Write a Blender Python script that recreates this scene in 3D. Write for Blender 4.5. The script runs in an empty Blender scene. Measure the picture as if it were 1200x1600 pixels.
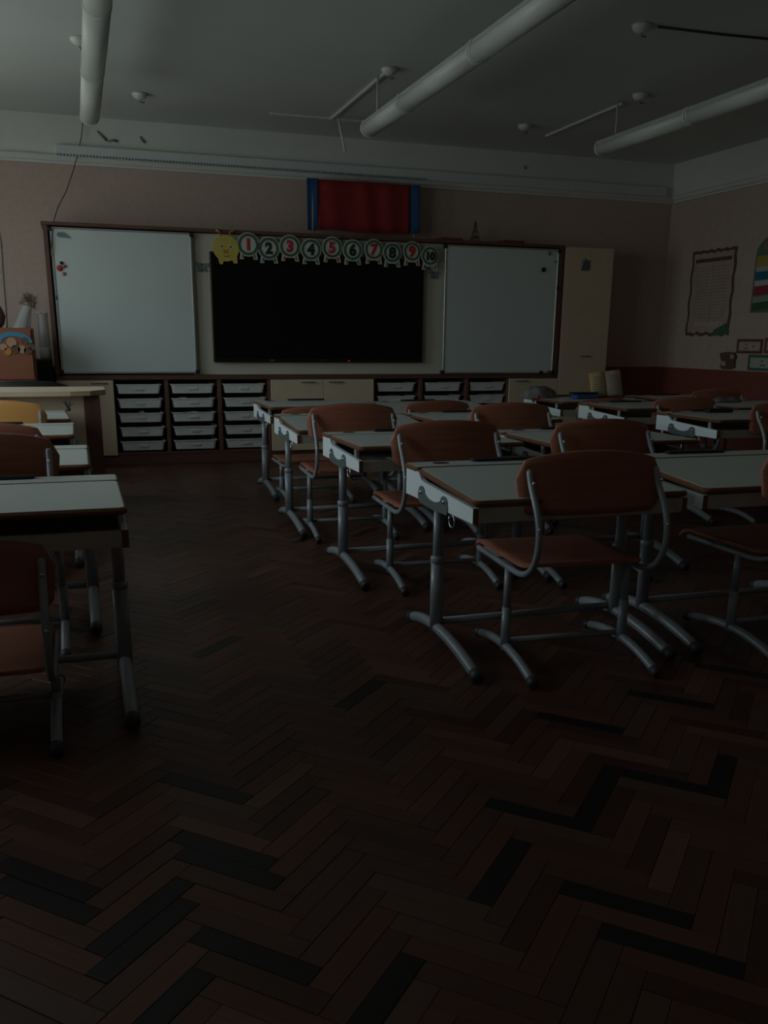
import bpy, math, random
from mathutils import Vector, Matrix, Euler
random.seed(7)
R = math.radians
SC = bpy.context.scene
COL = SC.collection

# ---------------------------------------------------------------- camera
def camera():
    p, r, y = R(15.65), R(0.55), R(18.51)
    f = Vector((math.sin(y)*math.cos(p), math.cos(y)*math.cos(p), -math.sin(p)))
    rt = Vector((math.cos(y), -math.sin(y), 0)); up = rt.cross(f)
    r2 = rt*math.cos(r)+up*math.sin(r); u2 = up*math.cos(r)-rt*math.sin(r)
    cd = bpy.data.cameras.new('camera'); cam = bpy.data.objects.new('camera', cd); COL.objects.link(cam)
    m = Matrix((r2, u2, -f)).transposed().to_4x4(); m.translation = (0, 0, 1.0)
    cam.matrix_world = m
    cd.sensor_fit = 'VERTICAL'; cd.sensor_height = 32.0; cd.sensor_width = 24.0
    cd.lens = 1400/1600*32.0
    cd.shift_y = 123/1600
    cd.clip_start = 0.02
    SC.camera = cam
camera()

# ---------------------------------------------------------------- world, light, exposure
w = bpy.data.worlds.new('world'); SC.world = w; w.use_nodes = True
nt = w.node_tree; bg = nt.nodes['Background']
tc = nt.nodes.new('ShaderNodeTexCoord'); sep = nt.nodes.new('ShaderNodeSeparateXYZ')
cr = nt.nodes.new('ShaderNodeValToRGB'); mr = nt.nodes.new('ShaderNodeMapRange')
nt.links.new(tc.outputs['Generated'], sep.inputs[0]); nt.links.new(sep.outputs['Z'], mr.inputs['Value'])
mr.inputs['From Min'].default_value = -1; mr.inputs['From Max'].default_value = 1
nt.links.new(mr.outputs[0], cr.inputs[0]); nt.links.new(cr.outputs[0], bg.inputs[0])
els = cr.color_ramp.elements                      # overcast dusk sky over pale ground
els[0].position = 0.0; els[0].color = (.50, .50, .48, 1)
els[1].position = 1.0; els[1].color = (.72, .86, .95, 1)
e = els.new(.49); e.color = (.50, .53, .53, 1)
e = els.new(.53); e.color = (.70, .80, .84, 1)
bg.inputs[1].default_value = 1.0
SC.view_settings.view_transform = 'Standard'; SC.view_settings.look = 'None'
SC.view_settings.gamma = 1; SC.view_settings.use_curve_mapping = False
SC.view_settings.exposure = 1.95
try:
    SC.cycles.use_denoising = True
    SC.cycles.max_bounces = 10; SC.cycles.diffuse_bounces = 6
    SC.cycles.sample_clamp_indirect = 4
except Exception: pass

WL, WR, WB, WF, ZC = -1.6, 5.52, 7.92, -1.6, 2.62    # room faces
WINS = [(-.9, -.4), (2.7, 4.45), (5.2, 6.95)]      # window openings along the left wall
ZS, ZT = 0.78, 2.24
for i, (a, b) in enumerate(WINS):                      # portals: steer sky sampling to the windows, add no light
    l = bpy.data.lights.new('window_portal', 'AREA'); l.shape = 'RECTANGLE'
    l.size = b-a; l.size_y = ZT-ZS
    try: l.cycles.is_portal = True
    except Exception: l.energy = 0
    o = bpy.data.objects.new('window_portal', l); COL.objects.link(o)
    o.location = (WL-.24, (a+b)/2, (ZS+ZT)/2)
    o.rotation_euler = Matrix(((0, 0, -1), (1, 0, 0), (0, -1, 0))).to_euler()   # local -Z -> +X

# ---------------------------------------------------------------- materials
MATS = {}
def mat(name, col, rough=.5, metal=0., noise=.08, scale=18., stretch=(1, 1, 1), bump=0., coat=0., emit=None, trans=0.):
    if name in MATS: return MATS[name]
    m = bpy.data.materials.new(name); m.use_nodes = True
    n = m.node_tree.nodes; L = m.node_tree.links; b = n['Principled BSDF']
    b.inputs['Roughness'].default_value = rough; b.inputs['Metallic'].default_value = metal
    if coat: b.inputs['Coat Weight'].default_value = coat; b.inputs['Coat Roughness'].default_value = .2
    if trans:
        b.inputs['Alpha'].default_value = 1-trans
    if emit:
        b.inputs['Emission Color'].default_value = (*emit[:3], 1); b.inputs['Emission Strength'].default_value = emit[3]
    if noise:
        t = n.new('ShaderNodeTexCoord'); mp = n.new('ShaderNodeMapping'); nz = n.new('ShaderNodeTexNoise')
        mp.inputs['Scale'].default_value = stretch
        L.new(t.outputs['Object'], mp.inputs[0]); L.new(mp.outputs[0], nz.inputs['Vector'])
        nz.inputs['Scale'].default_value = scale; nz.inputs['Detail'].default_value = 5
        mx = n.new('ShaderNodeMix'); mx.data_type = 'RGBA'
        lo = [max(0, c*(1-noise*2.2)) for c in col]; hi = [min(1, c*(1+noise*2.2)) for c in col]
        mx.inputs[6].default_value = (*lo, 1); mx.inputs[7].default_value = (*hi, 1)
        L.new(nz.outputs['Fac'], mx.inputs[0]); L.new(mx.outputs[2], b.inputs['Base Color'])
        if bump:
            bp = n.new('ShaderNodeBump'); bp.inputs['Strength'].default_value = bump; bp.inputs['Distance'].default_value = .002
            L.new(nz.outputs['Fac'], bp.inputs['Height']); L.new(bp.outputs[0], b.inputs['Normal'])
    else:
        b.inputs['Base Color'].default_value = (*col, 1)
    MATS[name] = m
    return m
def flat(name, col, rough=.6, **k): return mat(name, col, rough, noise=0, **k)

M = dict(
 wall=mat('wallpaper', (.55, .43, .365), .9, noise=.07, scale=26, bump=.6),
 dado=mat('red_brown_dado_paint', (.24, .065, .045), .55, noise=.08, scale=8, bump=.2),
 white=mat('whitewash', (.70, .72, .69), .9, noise=.04, scale=3, bump=.3),
 ceil=mat('ceiling_whitewash', (.66, .71, .69), .9, noise=.05, scale=1.4, bump=.2),
 pelm=mat('pelmet_white', (.66, .72, .72), .4, noise=.03),
 lam=mat('grey_laminate', (.63, .67, .63), .38, noise=.02, scale=60),
 lam2=mat('white_laminate_panel', (.86, .93, .96), .4, noise=.02, scale=60),
 lam3=mat('beige_laminate_rail', (.55, .52, .46), .45, noise=.03, scale=40),
 edge=mat('brown_edge_band', (.20, .072, .032), .35, noise=.12, scale=20, stretch=(1, 1, 6)),
 edged=mat('dark_brown_edge', (.12, .045, .025), .4, noise=.1, scale=20),
 steel=mat('grey_painted_steel', (.33, .355, .385), .38, .15, noise=.03, scale=40),
 bracket=mat('gunmetal', (.16, .19, .19), .42, .3, noise=.06, scale=50),
 chrome=flat('zinc_bolt', (.75, .75, .75), .25, metal=.9),
 cap=mat('grey_foot_cap', (.055, .055, .06), .5, noise=.05),
 black=mat('black_plastic', (.012, .012, .014), .45, noise=.1),
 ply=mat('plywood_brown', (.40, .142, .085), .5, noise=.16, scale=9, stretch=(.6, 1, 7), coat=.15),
 ply_lit=mat('plywood_window_lit', (.97, .46, .14), .42, noise=.03, scale=9, stretch=(.6, 1, 7), coat=.15),  # paler plywood, with the window light on the left chair put into its colour
 plye=mat('plywood_edge', (.45, .26, .14), .6, noise=.15, scale=60),
 board=mat('whiteboard_enamel', (.68, .76, .735), .28, noise=.015, scale=3),
 alu=mat('aluminium_profile', (.55, .57, .57), .35, .7, noise=.03),
 cream=mat('cream_laminate', (.76, .61, .44), .5, noise=.03, scale=12),
 creamw=mat('off_white_panel', (.68, .65, .54), .5, noise=.03, scale=8),
 mahog=mat('mahogany_board', (.15, .070, .055), .5, noise=.15, scale=12, stretch=(1, 1, 5)),
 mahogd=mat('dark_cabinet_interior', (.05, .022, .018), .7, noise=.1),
 tray=mat('milky_plastic_tray', (.82, .83, .79), .35, noise=.04, scale=30),
 screen=flat('black_glass_screen', (.004, .004, .005), .22),
 bezel=mat('black_bezel', (.010, .010, .011), .4, noise=.05),
 fix=mat('lamp_diffuser', (.72, .76, .72), .35, noise=.03, scale=12),
 fixb=mat('lamp_body', (.55, .57, .54), .5, noise=.05),
 red=mat('red_cloth', (.30, .020, .022), .8, noise=.12, scale=6),
 blue=mat('blue_cloth', (.025, .09, .24), .8, noise=.1, scale=8),
 blue2=mat('blue_fabric_case', (.03, .10, .30), .7, noise=.1, scale=20),
 orange=mat('orange_brown_board', (.28, .092, .046), .5, noise=.06, scale=9),
 paper=mat('paper_white', (.66, .64, .56), .8, noise=.04),
 parch=mat('parchment', (.48, .38, .30), .8, noise=.10, scale=12),
 brown=mat('brown_ink', (.14, .07, .045), .7, noise=.2, scale=30),
 ink=flat('grey_ink', (.22, .17, .14), .8),
 yel=mat('yellow_card', (.62, .50, .10), .6, noise=.05),
 yeld=flat('orange_card', (.55, .22, .04), .6),
 grn=mat('green_card', (.07, .14, .10), .6, noise=.05),
 digr=flat('red_digit', (.48, .04, .045), .6),
 digg=flat('dark_digit', (.015, .04, .035), .6),
 card=flat('white_card', (.62, .66, .58), .6),
 grey=mat('grey_magnet', (.20, .26, .26), .6, noise=.1),
 vinyl=mat('clear_wrap', (.72, .74, .74), .25, noise=.05, trans=.45),
 dry=mat('dry_plumes', (.26, .20, .15), .95, noise=.3, scale=40),
 baghue=mat('grey_bag', (.20, .19, .19), .8, noise=.3, scale=25),
 bookp=mat('book_page_yellow', (.55, .45, .22), .8, noise=.12, scale=10),
 skin=mat('peach_print', (.46, .28, .18), .7, noise=.05),
 cyan=mat('cyan_print', (.05, .26, .42), .5, noise=.05),
 cable=flat('dark_cable', (.06, .055, .05), .6),
 cablew=flat('pale_cable', (.45, .44, .40), .6),
)
# window glass: thin clear pane
def glass():
    m = bpy.data.materials.new('window_glass'); m.use_nodes = True
    n = m.node_tree.nodes; L = m.node_tree.links
    for x in list(n): n.remove(x)
    o = n.new('ShaderNodeOutputMaterial'); t = n.new('ShaderNodeBsdfTransparent'); g = n.new('ShaderNodeBsdfGlossy')
    g.inputs['Roughness'].default_value = .02; mx = n.new('ShaderNodeMixShader'); mx.inputs[0].default_value = .06
    t.inputs[0].default_value = (.95, .97, .96, 1)
    L.new(t.outputs[0], mx.inputs[1]); L.new(g.outputs[0], mx.inputs[2]); L.new(mx.outputs[0], o.inputs[0])
    return m
M['glass'] = glass()

# ---------------------------------------------------------------- mesh builder
class MB:
    def __init__(s): s.v = []; s.f = []; s.sm = []
    def add(s, v, f, smooth=False, m=None):
        b = len(s.v)
        s.v += [tuple(m @ Vector(p)) if m else tuple(p) for p in v]
        s.f += [[b+i for i in q] for q in f]; s.sm += [smooth]*len(f)
        return s
    def box(s, x0, x1, y0, y1, z0, z1, bev=0., m=None):
        if bev <= 0:
            v = [(x, y, z) for z in (z0, z1) for y in (y0, y1) for x in (x0, x1)]
            return s.add(v, [[0, 2, 3, 1], [4, 5, 7, 6], [0, 1, 5, 4], [2, 6, 7, 3], [0, 4, 6, 2], [1, 3, 7, 5]], False, m)
        b = min(bev, (x1-x0)/2.01, (y1-y0)/2.01, (z1-z0)/2.01)
        lo = []
        for z, i in ((z0, b), (z0+b, 0), (z1-b, 0), (z1, b)):
            a = [(x0+i, y0+b), (x0+b, y0+i), (x1-b, y0+i), (x1-i, y0+b), (x1-i, y1-b), (x1-b, y1-i), (x0+b, y1-i), (x0+i, y1-b)]
            if i: a = [(x0+b, y0+b)]*2+[(x1-b, y0+b)]*2+[(x1-b, y1-b)]*2+[(x0+b, y1-b)]*2
            lo.append([(p[0], p[1], z) for p in a])
        return s.loft(lo, True, m=m)
    def loft(s, loops, cap=True, closed=True, smooth=False, m=None):
        n = len(loops[0]); v = [p for l in loops for p in l]; f = []
        for i in range(len(loops)-1):
            for j in range(n if closed else n-1):
                k = (j+1) % n
                f.append([i*n+j, i*n+k, (i+1)*n+k, (i+1)*n+j])
        s.add(v, f, smooth, m)
        if cap:
            b = len(s.v)-len(v)
            s.f += [[b+j for j in reversed(range(n))], [b+(len(loops)-1)*n+j for j in range(n)]]; s.sm += [False, False]
        return s
    def prism(s, pts, axis, a, b, m=None):          # pts polygon in the two other axes
        def mk(p, t):
            return (t, p[0], p[1]) if axis == 'x' else (p[0], t, p[1]) if axis == 'y' else (p[0], p[1], t)
        return s.loft([[mk(p, a) for p in pts], [mk(p, b) for p in pts]], True, m=m)
    def tube(s, path, r, seg=10, cap=True, smooth=True, flat=1., m=None):
        P = [Vector(p) for p in path]; rr = r if isinstance(r, (list, tuple)) else [r]*len(P)
        loops = []; up = None
        for i, p in enumerate(P):
            t = (P[min(i+1, len(P)-1)]-P[max(i-1, 0)]).normalized()
            if up is None:
                up = Vector((1, 0, 0)) if abs(t.x) < .7 else Vector((0, 0, 1))
            a = (up-t*up.dot(t)).normalized(); b = t.cross(a); up = a
            loops.append([tuple(p+(a*math.cos(2*math.pi*k/seg)*flat+b*math.sin(2*math.pi*k/seg))*rr[i]) for k in range(seg)])
        return s.loft(loops, cap, smooth=smooth, m=m)
    def lathe(s, prof, c=(0, 0, 0), seg=16, m=None, cap=True):
        return s.loft([[(c[0]+r*math.cos(2*math.pi*k/seg), c[1]+r*math.sin(2*math.pi*k/seg), c[2]+z) for k in range(seg)] for r, z in prof], cap, smooth=True, m=m)
    def grid(s, fn, nu, nv, th=0., m=None, smooth=True):   # fn(u,v)->point ; solid if th (along fn normal approx given by vector)
        v = [fn(i/nu, j/nv) for j in range(nv+1) for i in range(nu+1)]
        f = [[j*(nu+1)+i, j*(nu+1)+i+1, (j+1)*(nu+1)+i+1, (j+1)*(nu+1)+i] for j in range(nv) for i in range(nu)]
        if not th: return s.add(v, f, smooth, m)
        n = len(v); d = Vector(th)
        v2 = [tuple(Vector(p)+d) for p in v]
        rim = [i for i in range(nu+1)]+[j*(nu+1)+nu for j in range(1, nv+1)]+[nv*(nu+1)+i for i in range(nu-1, -1, -1)]+[j*(nu+1) for j in range(nv-1, 0, -1)]
        side = [[rim[k], rim[(k+1) % len(rim)], rim[(k+1) % len(rim)]+n, rim[k]+n] for k in range(len(rim))]
        s.add(v+v2, f+[[n+i for i in reversed(q)] for q in f], smooth, m)
        b = len(s.v)-2*n; s.f += [[b+i for i in q] for q in side]; s.sm += [False]*len(side)
        return s
    def mesh(s, name, mt):
        me = bpy.data.meshes.new(name); me.from_pydata(s.v, [], s.f); me.materials.append(mt)
        me.polygons.foreach_set('use_smooth', s.sm); me.validate(); me.update()
        import bmesh
        bm = bmesh.new(); bm.from_mesh(me); bmesh.ops.remove_doubles(bm, verts=bm.verts, dist=1e-5)
        bmesh.ops.dissolve_degenerate(bm, edges=bm.edges, dist=1e-6)
        bmesh.ops.recalc_face_normals(bm, faces=bm.faces); bm.to_mesh(me); bm.free()
        return me
    def build(s, name, mt, parent=None, label=None, **k):
        o = bpy.data.objects.new(name, s.mesh(name, mt)); COL.objects.link(o)
        if parent: o.parent = parent
        if label: o['label'] = label
        for a, b in k.items(): o[a] = b
        return o
def thing(name, loc, label, cat, rz=0., group=None):
    o = bpy.data.objects.new(name, None); COL.objects.link(o); o.location = loc; o.rotation_euler = (0, 0, rz)
    o.empty_display_size = .1
    o['label'] = label; o['category'] = cat
    if group: o['group'] = group
    return o
def tag(o, label, cat, group=None):
    o['label'] = label; o['category'] = cat
    if group: o['group'] = group
    return o
def struct(mb, name, mt, parent=None):
    o = mb.build(name, mt, parent)
    if not parent: o['kind'] = 'structure'
    return o
KIDS = {}
def copy_tree(o, parent=None):
    c = o.copy(); COL.objects.link(c)
    if parent: c.parent = parent
    for ch in [x for x in o.children]: copy_tree(ch, c)
    return c
def rrect(w, d, r, inset=0., seg=5, cx=0, cy=0):
    pts = []; r2 = max(r-inset, .0005)
    for sx, sy, a in ((1, -1, -90), (1, 1, 0), (-1, 1, 90), (-1, -1, 180)):
        ox, oy = cx+sx*(w/2-r), cy+sy*(d/2-r)
        for k in range(seg+1):
            t = R(a+90*k/seg); pts.append((ox+r2*math.cos(t), oy+r2*math.sin(t)))
    return pts
def slab(mb, w, d, z0, z1, r=.02, b=.004, cx=0, cy=0, m=None):
    return mb.loft([[(x, y, z) for x, y in rrect(w, d, r, i, cx=cx, cy=cy)] for z, i in ((z0, b), (z0+b, 0), (z1-b, 0), (z1, b))], True, m=m)

# ---------------------------------------------------------------- setting
T = .2
floor = struct(MB().box(WL-T, WR+T, WF-T, WB+T, -.15, -.006), 'floor', M['mahogd'])
struct(MB().box(WL-T, WR+T, WF-T, WB+T, ZC, ZC+.15), 'ceiling', M['ceil'])
struct(MB().box(WL-T, WR+T, WB, WB+T, -.006, ZC), 'wall_back', M['wall'])
struct(MB().box(WR, WR+T, WF-T, WB, -.006, ZC), 'wall_right', M['wall'])
struct(MB().box(WL-T, WR, WF-T, WF, -.006, ZC), 'wall_rear', M['wall'])
mb = MB(); ys = [WF]+[q for ab in WINS for q in ab]+[WB]
for k in range(0, len(ys), 2): mb.box(WL-T, WL, ys[k], ys[k+1], -.006, ZC)
for a, b in WINS: mb.box(WL-T, WL, a, b, -.006, ZS).box(WL-T, WL, a, b, ZT, ZC)
struct(mb, 'wall_left', M['wall'])
for i, (a, b) in enumerate(WINS):
    fr = MB(); x0, x1 = WL-.15, WL-.08
    fr.box(x0, x1, a, b, ZS, ZS+.07, .006).box(x0, x1, a, b, ZT-.07, ZT, .006)
    for y in (a, (a+b)/2-.035, b-.07): fr.box(x0, x1, y, y+.07, ZS+.07, ZT-.07, .006)
    f = struct(fr, 'window_%d' % (i+1), M['white'])
    MB().box(WL-.118, WL-.112, a+.07, (a+b)/2-.035, ZS+.07, ZT-.07).build('pane', M['glass'], f)
    MB().box(WL-.118, WL-.112, (a+b)/2+.035, b-.07, ZS+.07, ZT-.07).build('pane', M['glass'], f)
    MB().box(WL-.08, WL+.12, a-.05, b+.05, ZS-.035, ZS-.001, .008).build('window_sill', M['white'], f)
# dado (painted lower wall) with a thin top line
DZ = .765
struct(MB().box(WL+.012, WR-.012, WB-.012, WB-.0005, 0, DZ), 'trim_1', M['dado'])
struct(MB().box(WR-.012, WR-.0005, WF, WB-.012, 0, DZ), 'trim_2', M['dado'])
struct(MB().box(WL+.012, WR-.03, WB-.03, WB-.012, 0, .08, .005), 'baseboard_back', M['edged'])
struct(MB().box(WR-.03, WR-.012, WF, WB-.03, 0, .08, .005), 'baseboard_right', M['edged'])
# white frieze below the ceiling with a two-step moulding under it
struct(MB().box(WL, WR-.02, WB-.02, WB-.0005, 2.325, ZC-.001), 'trim_3', M['white'])
struct(MB().box(WR-.02, WR-.0005, WF, WB, 2.325, ZC-.001), 'trim_4', M['white'])
mp = lambda x: [(x, 2.275), (x-.018, 2.275), (x-.018, 2.292), (x-.032, 2.297), (x-.04, 2.312), (x-.04, 2.326), (x-.05, 2.334), (x-.02, 2.342), (x, 2.342)]
struct(MB().prism([(y-.0005, z) for y, z in mp(WB)], 'x', WL, WR-.001), 'trim_5', M['white'])
struct(MB().prism([(y-.0005, z) for y, z in mp(WR)], 'y', WF, WB-.06), 'trim_6', M['white'])

# herringbone parquet: every block has its own edges; the nearest ones are objects
def wood(name, col):
    m = bpy.data.materials.new(name); m.use_nodes = True; n = m.node_tree.nodes; L = m.node_tree.links; b = n['Principled BSDF']
    uv = n.new('ShaderNodeUVMap'); mpn = n.new('ShaderNodeMapping'); mpn.inputs['Scale'].default_value = (3, 60, 1)
    nz = n.new('ShaderNodeTexNoise'); nz.inputs['Scale'].default_value = 2.2; nz.inputs['Detail'].default_value = 6
    mx = n.new('ShaderNodeMix'); mx.data_type = 'RGBA'
    mx.inputs[6].default_value = (*[c*.68 for c in col], 1); mx.inputs[7].default_value = (*[c*1.3 for c in col], 1)
    L.new(uv.outputs[0], mpn.inputs[0]); L.new(mpn.outputs[0], nz.inputs['Vector']); L.new(nz.outputs['Fac'], mx.inputs[0])
    L.new(mx.outputs[2], b.inputs['Base Color'])
    tc = n.new('ShaderNodeTexCoord'); n2 = n.new('ShaderNodeTexNoise'); n2.inputs['Scale'].default_value = 1.3
    mr = n.new('ShaderNodeMapRange'); mr.inputs['To Min'].default_value = .30; mr.inputs['To Max'].default_value = .55
    g = n.new('ShaderNodeNewGeometry'); L.new(g.outputs['Position'], n2.inputs['Vector'])
    L.new(n2.outputs['Fac'], mr.inputs['Value']); L.new(mr.outputs[0], b.inputs['Roughness'])
    b.inputs['Specular IOR Level'].default_value = .28
    return m
TONES = [wood('parquet_tone_%d' % i, c) for i, c in enumerate([(.110, .045, .030), (.090, .042, .030), (.128, .052, .034), (.070, .032, .024), (.105, .058, .040), (.018, .012, .012), (.150, .070, .044)])]
BL, BW = .24, .048
def block_geo(l, wd, h=.006, b=.0008):
    v = []
    for z, i in ((-.006, 0), (-b, 0), (0, b)):
        v += [(-l/2+i, -wd/2+i, z), (l/2-i, -wd/2+i, z), (l/2-i, wd/2-i, z), (-l/2+i, wd/2-i, z)]
    f = [[8, 9, 10, 11]]
    for k in (0, 4):
        for j in range(4): f.append([k+j, k+(j+1) % 4, k+4+(j+1) % 4, k+4+j])
    return v, f
def parquet():
    g = .0008; v0, f0 = block_geo(BL-g, BW-g)
    protos = []
    for i, tm in enumerate(TONES):
        for var in range(2):
            me = bpy.data.meshes.new('parquet_block'); me.from_pydata(v0, [], f0); me.materials.append(tm)
            uvl = me.uv_layers.new(name='UVMap'); off = random.random()*9
            for lp in me.loops:
                p = v0[lp.vertex_index]; uvl.data[lp.index].uv = (p[0]+off, p[1]+off*.7)
            protos.append((i, me))
    n = BL/BW; c45 = math.cos(R(45))
    cells = []
    # rotated lattice (a, b) axes; classic herringbone with steps of one block width
    rng = random.Random(11)
    for i in range(-130, 130):
        for j in range(-60, 60):
            for kind in (0, 1):
                # lattice vectors: (w, w) and (L, -L)
                ax = i*BW + j*BL; ay = i*BW - j*BL
                if kind == 0: cx, cy, ang = ax+BL/2, ay+BW/2, 0
                else: cx, cy, ang = ax+BW/2-BW*0, ay+BW+BL/2, 90
                if kind == 1: cx, cy = ax+BW/2, ay+BW+BL/2-BW*0
                X = -c45*(cx-cy)+.614; Y = c45*(cx+cy)+1.663
                if WL < X < WR and WF < Y < WB: cells.append((X, Y, 135-ang))
    def vis(X, Y):
        # inside the picture's floor area, nearest first
        dx, dy = X, Y
        ang = math.degrees(math.atan2(dx, dy))-18.51
        if Y < 1.0 or abs(ang) > 27: return None
        return math.hypot(dx, dy)
    cand = sorted([(vis(X, Y), k) for k, (X, Y, a) in enumerate(cells) if vis(X, Y) is not None])
    near = set(k for _, k in cand[:298])
    def pick(pts):
        return set(min(range(len(cells)), key=lambda k: math.hypot(cells[k][0]-x, cells[k][1]-y)+(0 if cells[k][2] == a else 9)) for x, y, a in pts)
    dark = pick([(.846, 1.231, 135), (.747, 1.405, 45), (.841, 1.550, 135), (-.041, 1.609, 135), (.236, 1.286, 135), (.173, 1.585, 135), (.20, 1.62, 135),
                 (.13, 1.44, 45), (.17, 1.41, 45), (.10, 1.48, 45), (.335, 1.15, 45), (.10, 1.91, 135), (-.22, 1.55, 135), (1.30, 1.62, 135), (1.34, 1.66, 135)])
    warm = pick([(.31, 1.30, 135), (.0, 1.47, 45), (.9, 1.95, 135), (1.1, 1.35, 45)])
    def tone(k):
        r = rng.random()
        return 0 if r < .28 else 1 if r < .52 else 2 if r < .68 else 3 if r < .82 else 4 if r < .94 else 5 if r < .955 else 6
    V = []; F = []; MI = []; UV = []
    for k, (X, Y, a) in enumerate(cells):
        t = tone(k)
        if k in dark: t = 5
        elif k in warm: t = 6
        if k in near:
            o = bpy.data.objects.new('parquet_block', protos[t*2+(k % 2)][1]); COL.objects.link(o)
            o.parent = floor; o.location = (X, Y, rng.uniform(-.0006, .0006)); o.rotation_euler = (0, 0, R(a))
        else:
            b = len(V); ca, sa = math.cos(R(a)), math.sin(R(a)); off = rng.random()*9; dz = rng.uniform(-.0006, .0006)
            V += [(X+p[0]*ca-p[1]*sa, Y+p[0]*sa+p[1]*ca, p[2]+dz) for p in v0]
            for q in f0: F.append([b+i for i in q]); MI.append(t); UV += [(v0[i][0]+off, v0[i][1]+off*.7) for i in q]
    me = bpy.data.meshes.new('parquet_field'); me.from_pydata(V, [], F)
    for tm in TONES: me.materials.append(tm)
    me.polygons.foreach_set('material_index', MI)
    u = me.uv_layers.new(name='UVMap'); u.data.foreach_set('uv', [c for p in UV for c in p])
    o = bpy.data.objects.new('parquet_field', me); COL.objects.link(o); o.parent = floor; o['kind'] = 'stuff'
parquet()

# ---------------------------------------------------------------- desk
DW = .73
def make_desk(kind, label):
    """origin on the floor under the middle, y=0 at the leg columns, +y toward the board"""
    t = thing('school_desk', (0, 0, 0), label, 'desk', group='single school desks')
    hw = DW/2
    zlid = .590
    # side profile
    prof = [(.255, .487), (.255, .578), (.150, .578), (.130, .572), (.112, .556), (.09, .551), (-.315, .532), (-.315, .487)]
    for s in (-1, 1):
        x0, x1 = (s*hw-(.016 if s > 0 else 0), s*hw+(.016 if s < 0 else 0)); x0, x1 = min(x0, x1), max(x0, x1)
        p = MB().prism([(y, z) for y, z in prof], 'x', x0, x1).build('side_panel', M['lam2'], t)
        MB().box(x0-.0006, x1+.0006, -.3185, -.3152, .4865, .5325, .0008).build('edge_strip', M['edge'], p)
        # leg column
        lx = s*(hw-.022)
        lg = MB().tube([(lx, 0, .290), (lx, 0, .486)], .0150, 14, flat=1.15)
        lg.tube([(lx, 0, .065), (lx, 0, .300)], .0205, 14, flat=1.1)
        lg.tube([(lx, 0, .296), (lx, 0, .300), (lx, 0, .316), (lx, 0, .320)], [.0215, .0245, .0245, .0215], 14)
        lo = lg.build('leg', M['steel'], t)
        hb = MB()
        for z in (.34, .38, .42): hb.lathe([(.003, 0), (.003, .004)], m=Matrix.Translation((lx+s*.0155, 0, z)) @ Matrix.Rotation(R(90), 4, 'Y'), seg=8)
        hb.build('height_stud', M['chrome'], lo)
        # arched foot
        ft = MB(); path = []; rad = []
        for k in range(15):
            y = .235-k/14*.575
            u = (y-.02)/.215 if y > .02 else (.02-y)/.36
            z = .076-(.034 if y > .02 else .056)*u**1.9
            path.append((lx, y, z)); rad.append(.0185 if 0 < k < 14 else .0165)
        fo = ft.tube(path, rad, 12, flat=1.0).build('foot', M['steel'], t)
        e = Vector(path[-1]); d = (e-Vector(path[-2])).normalized()
        MB().tube([e-d*.022, e+d*.006, e+d*.012], [.0205, .0205, .012], 12).build('foot_cap', M['cap'], fo)
        e = Vector(path[0]); d = (e-Vector(path[1])).normalized()
        MB().tube([e-d*.016, e+d*.004, e+d*.010], [.0205, .0205, .012], 12).build('foot_cap', M['cap'], fo)
        # moustache bracket on the outside of the panel
        out = [(-.125, .478)]
        out += [(-.128, .500)]
        for k in range(9):      # near lobe
            a = R(200-k*25); out.append((-.098+.026*math.cos(a), .516+.017*math.sin(a)))
        out += [(-.066, .512), (-.045, .505), (-.02, .502), (.0, .501), (.02, .502), (.045, .505), (.064, .513)]
        for k in range(9):
            a = R(180-k*22); out.append((.098+.026*math.cos(a), .514+.022*math.sin(a)))
        out += [(.130, .500), (.115, .480), (.03, .474), (-.03, .474)]
        xa = s*hw; xb = s*(hw+.004)
        br = MB().prism(out, 'x', min(xa, xb)+(s*.0003), max(xa, xb)+(s*.0003)).build('bracket', M['bracket'], t)
        for y in (-.100, .100):
            MB().lathe([(.007, 0), (.007, .003), (.004, .005)], seg=10, m=Matrix.Translation((xb, y, .515)) @ Matrix.Rotation(R(90*s), 4, 'Y')).build('bolt', M['chrome'], br)
        if kind == 'raised':
            for y in (.085, -.235):
                z0 = .551 if y > 0 else .536
                MB().box(lx-.009+s*.008, lx+.009+s*.008, y-.011, y+.011, z0-.02, zlid-.018, .003).build('lid_support', M['alu'], t)
    # bag hook under the left panel
    pth = [(-hw+.01, -.135+.022*math.cos(R(a)), .463+.022*math.sin(R(a))) for a in range(90, 391, 30)]
    MB().tube([(-hw+.01, -.135, .488)]+pth, .0026, 6).build('bag_hook', M['chrome'], t)
    # box
    MB().box(-hw+.016, hw-.016, -.305, .25, .487, .497).build('bottom_board', M['lam3'], t)
    MB().box(-hw+.016, hw-.016, -.314, -.300, .487, .531 if kind == 'raised' else .533, .001).build('front_rail', M['lam3'], t)
    MB().box(-hw+.016, hw-.016, .240, .254, .4975, .572, .001).build('back_panel', M['lam3'], t)
    # ledge
    ly0, ly1 = .150, .276
    le = slab(MB(), DW+.006, ly1-ly0, zlid-.018, zlid, .012, .005, 0, (ly0+ly1)/2).build('ledge', M['edge'], t)
    slab(MB(), DW-.010, ly1-ly0-.012, zlid-.002, zlid+.0006, .008, .0003, 0, (ly0+ly1)/2).build('ledge_surface', M['lam'], le)
    # pen tray
    pt = MB(); slab(pt, .26, .040, zlid+.0006, zlid+.011, .018, .003, .0, .245)
    po = pt.build('pen_tray', M['black'], t)
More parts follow.
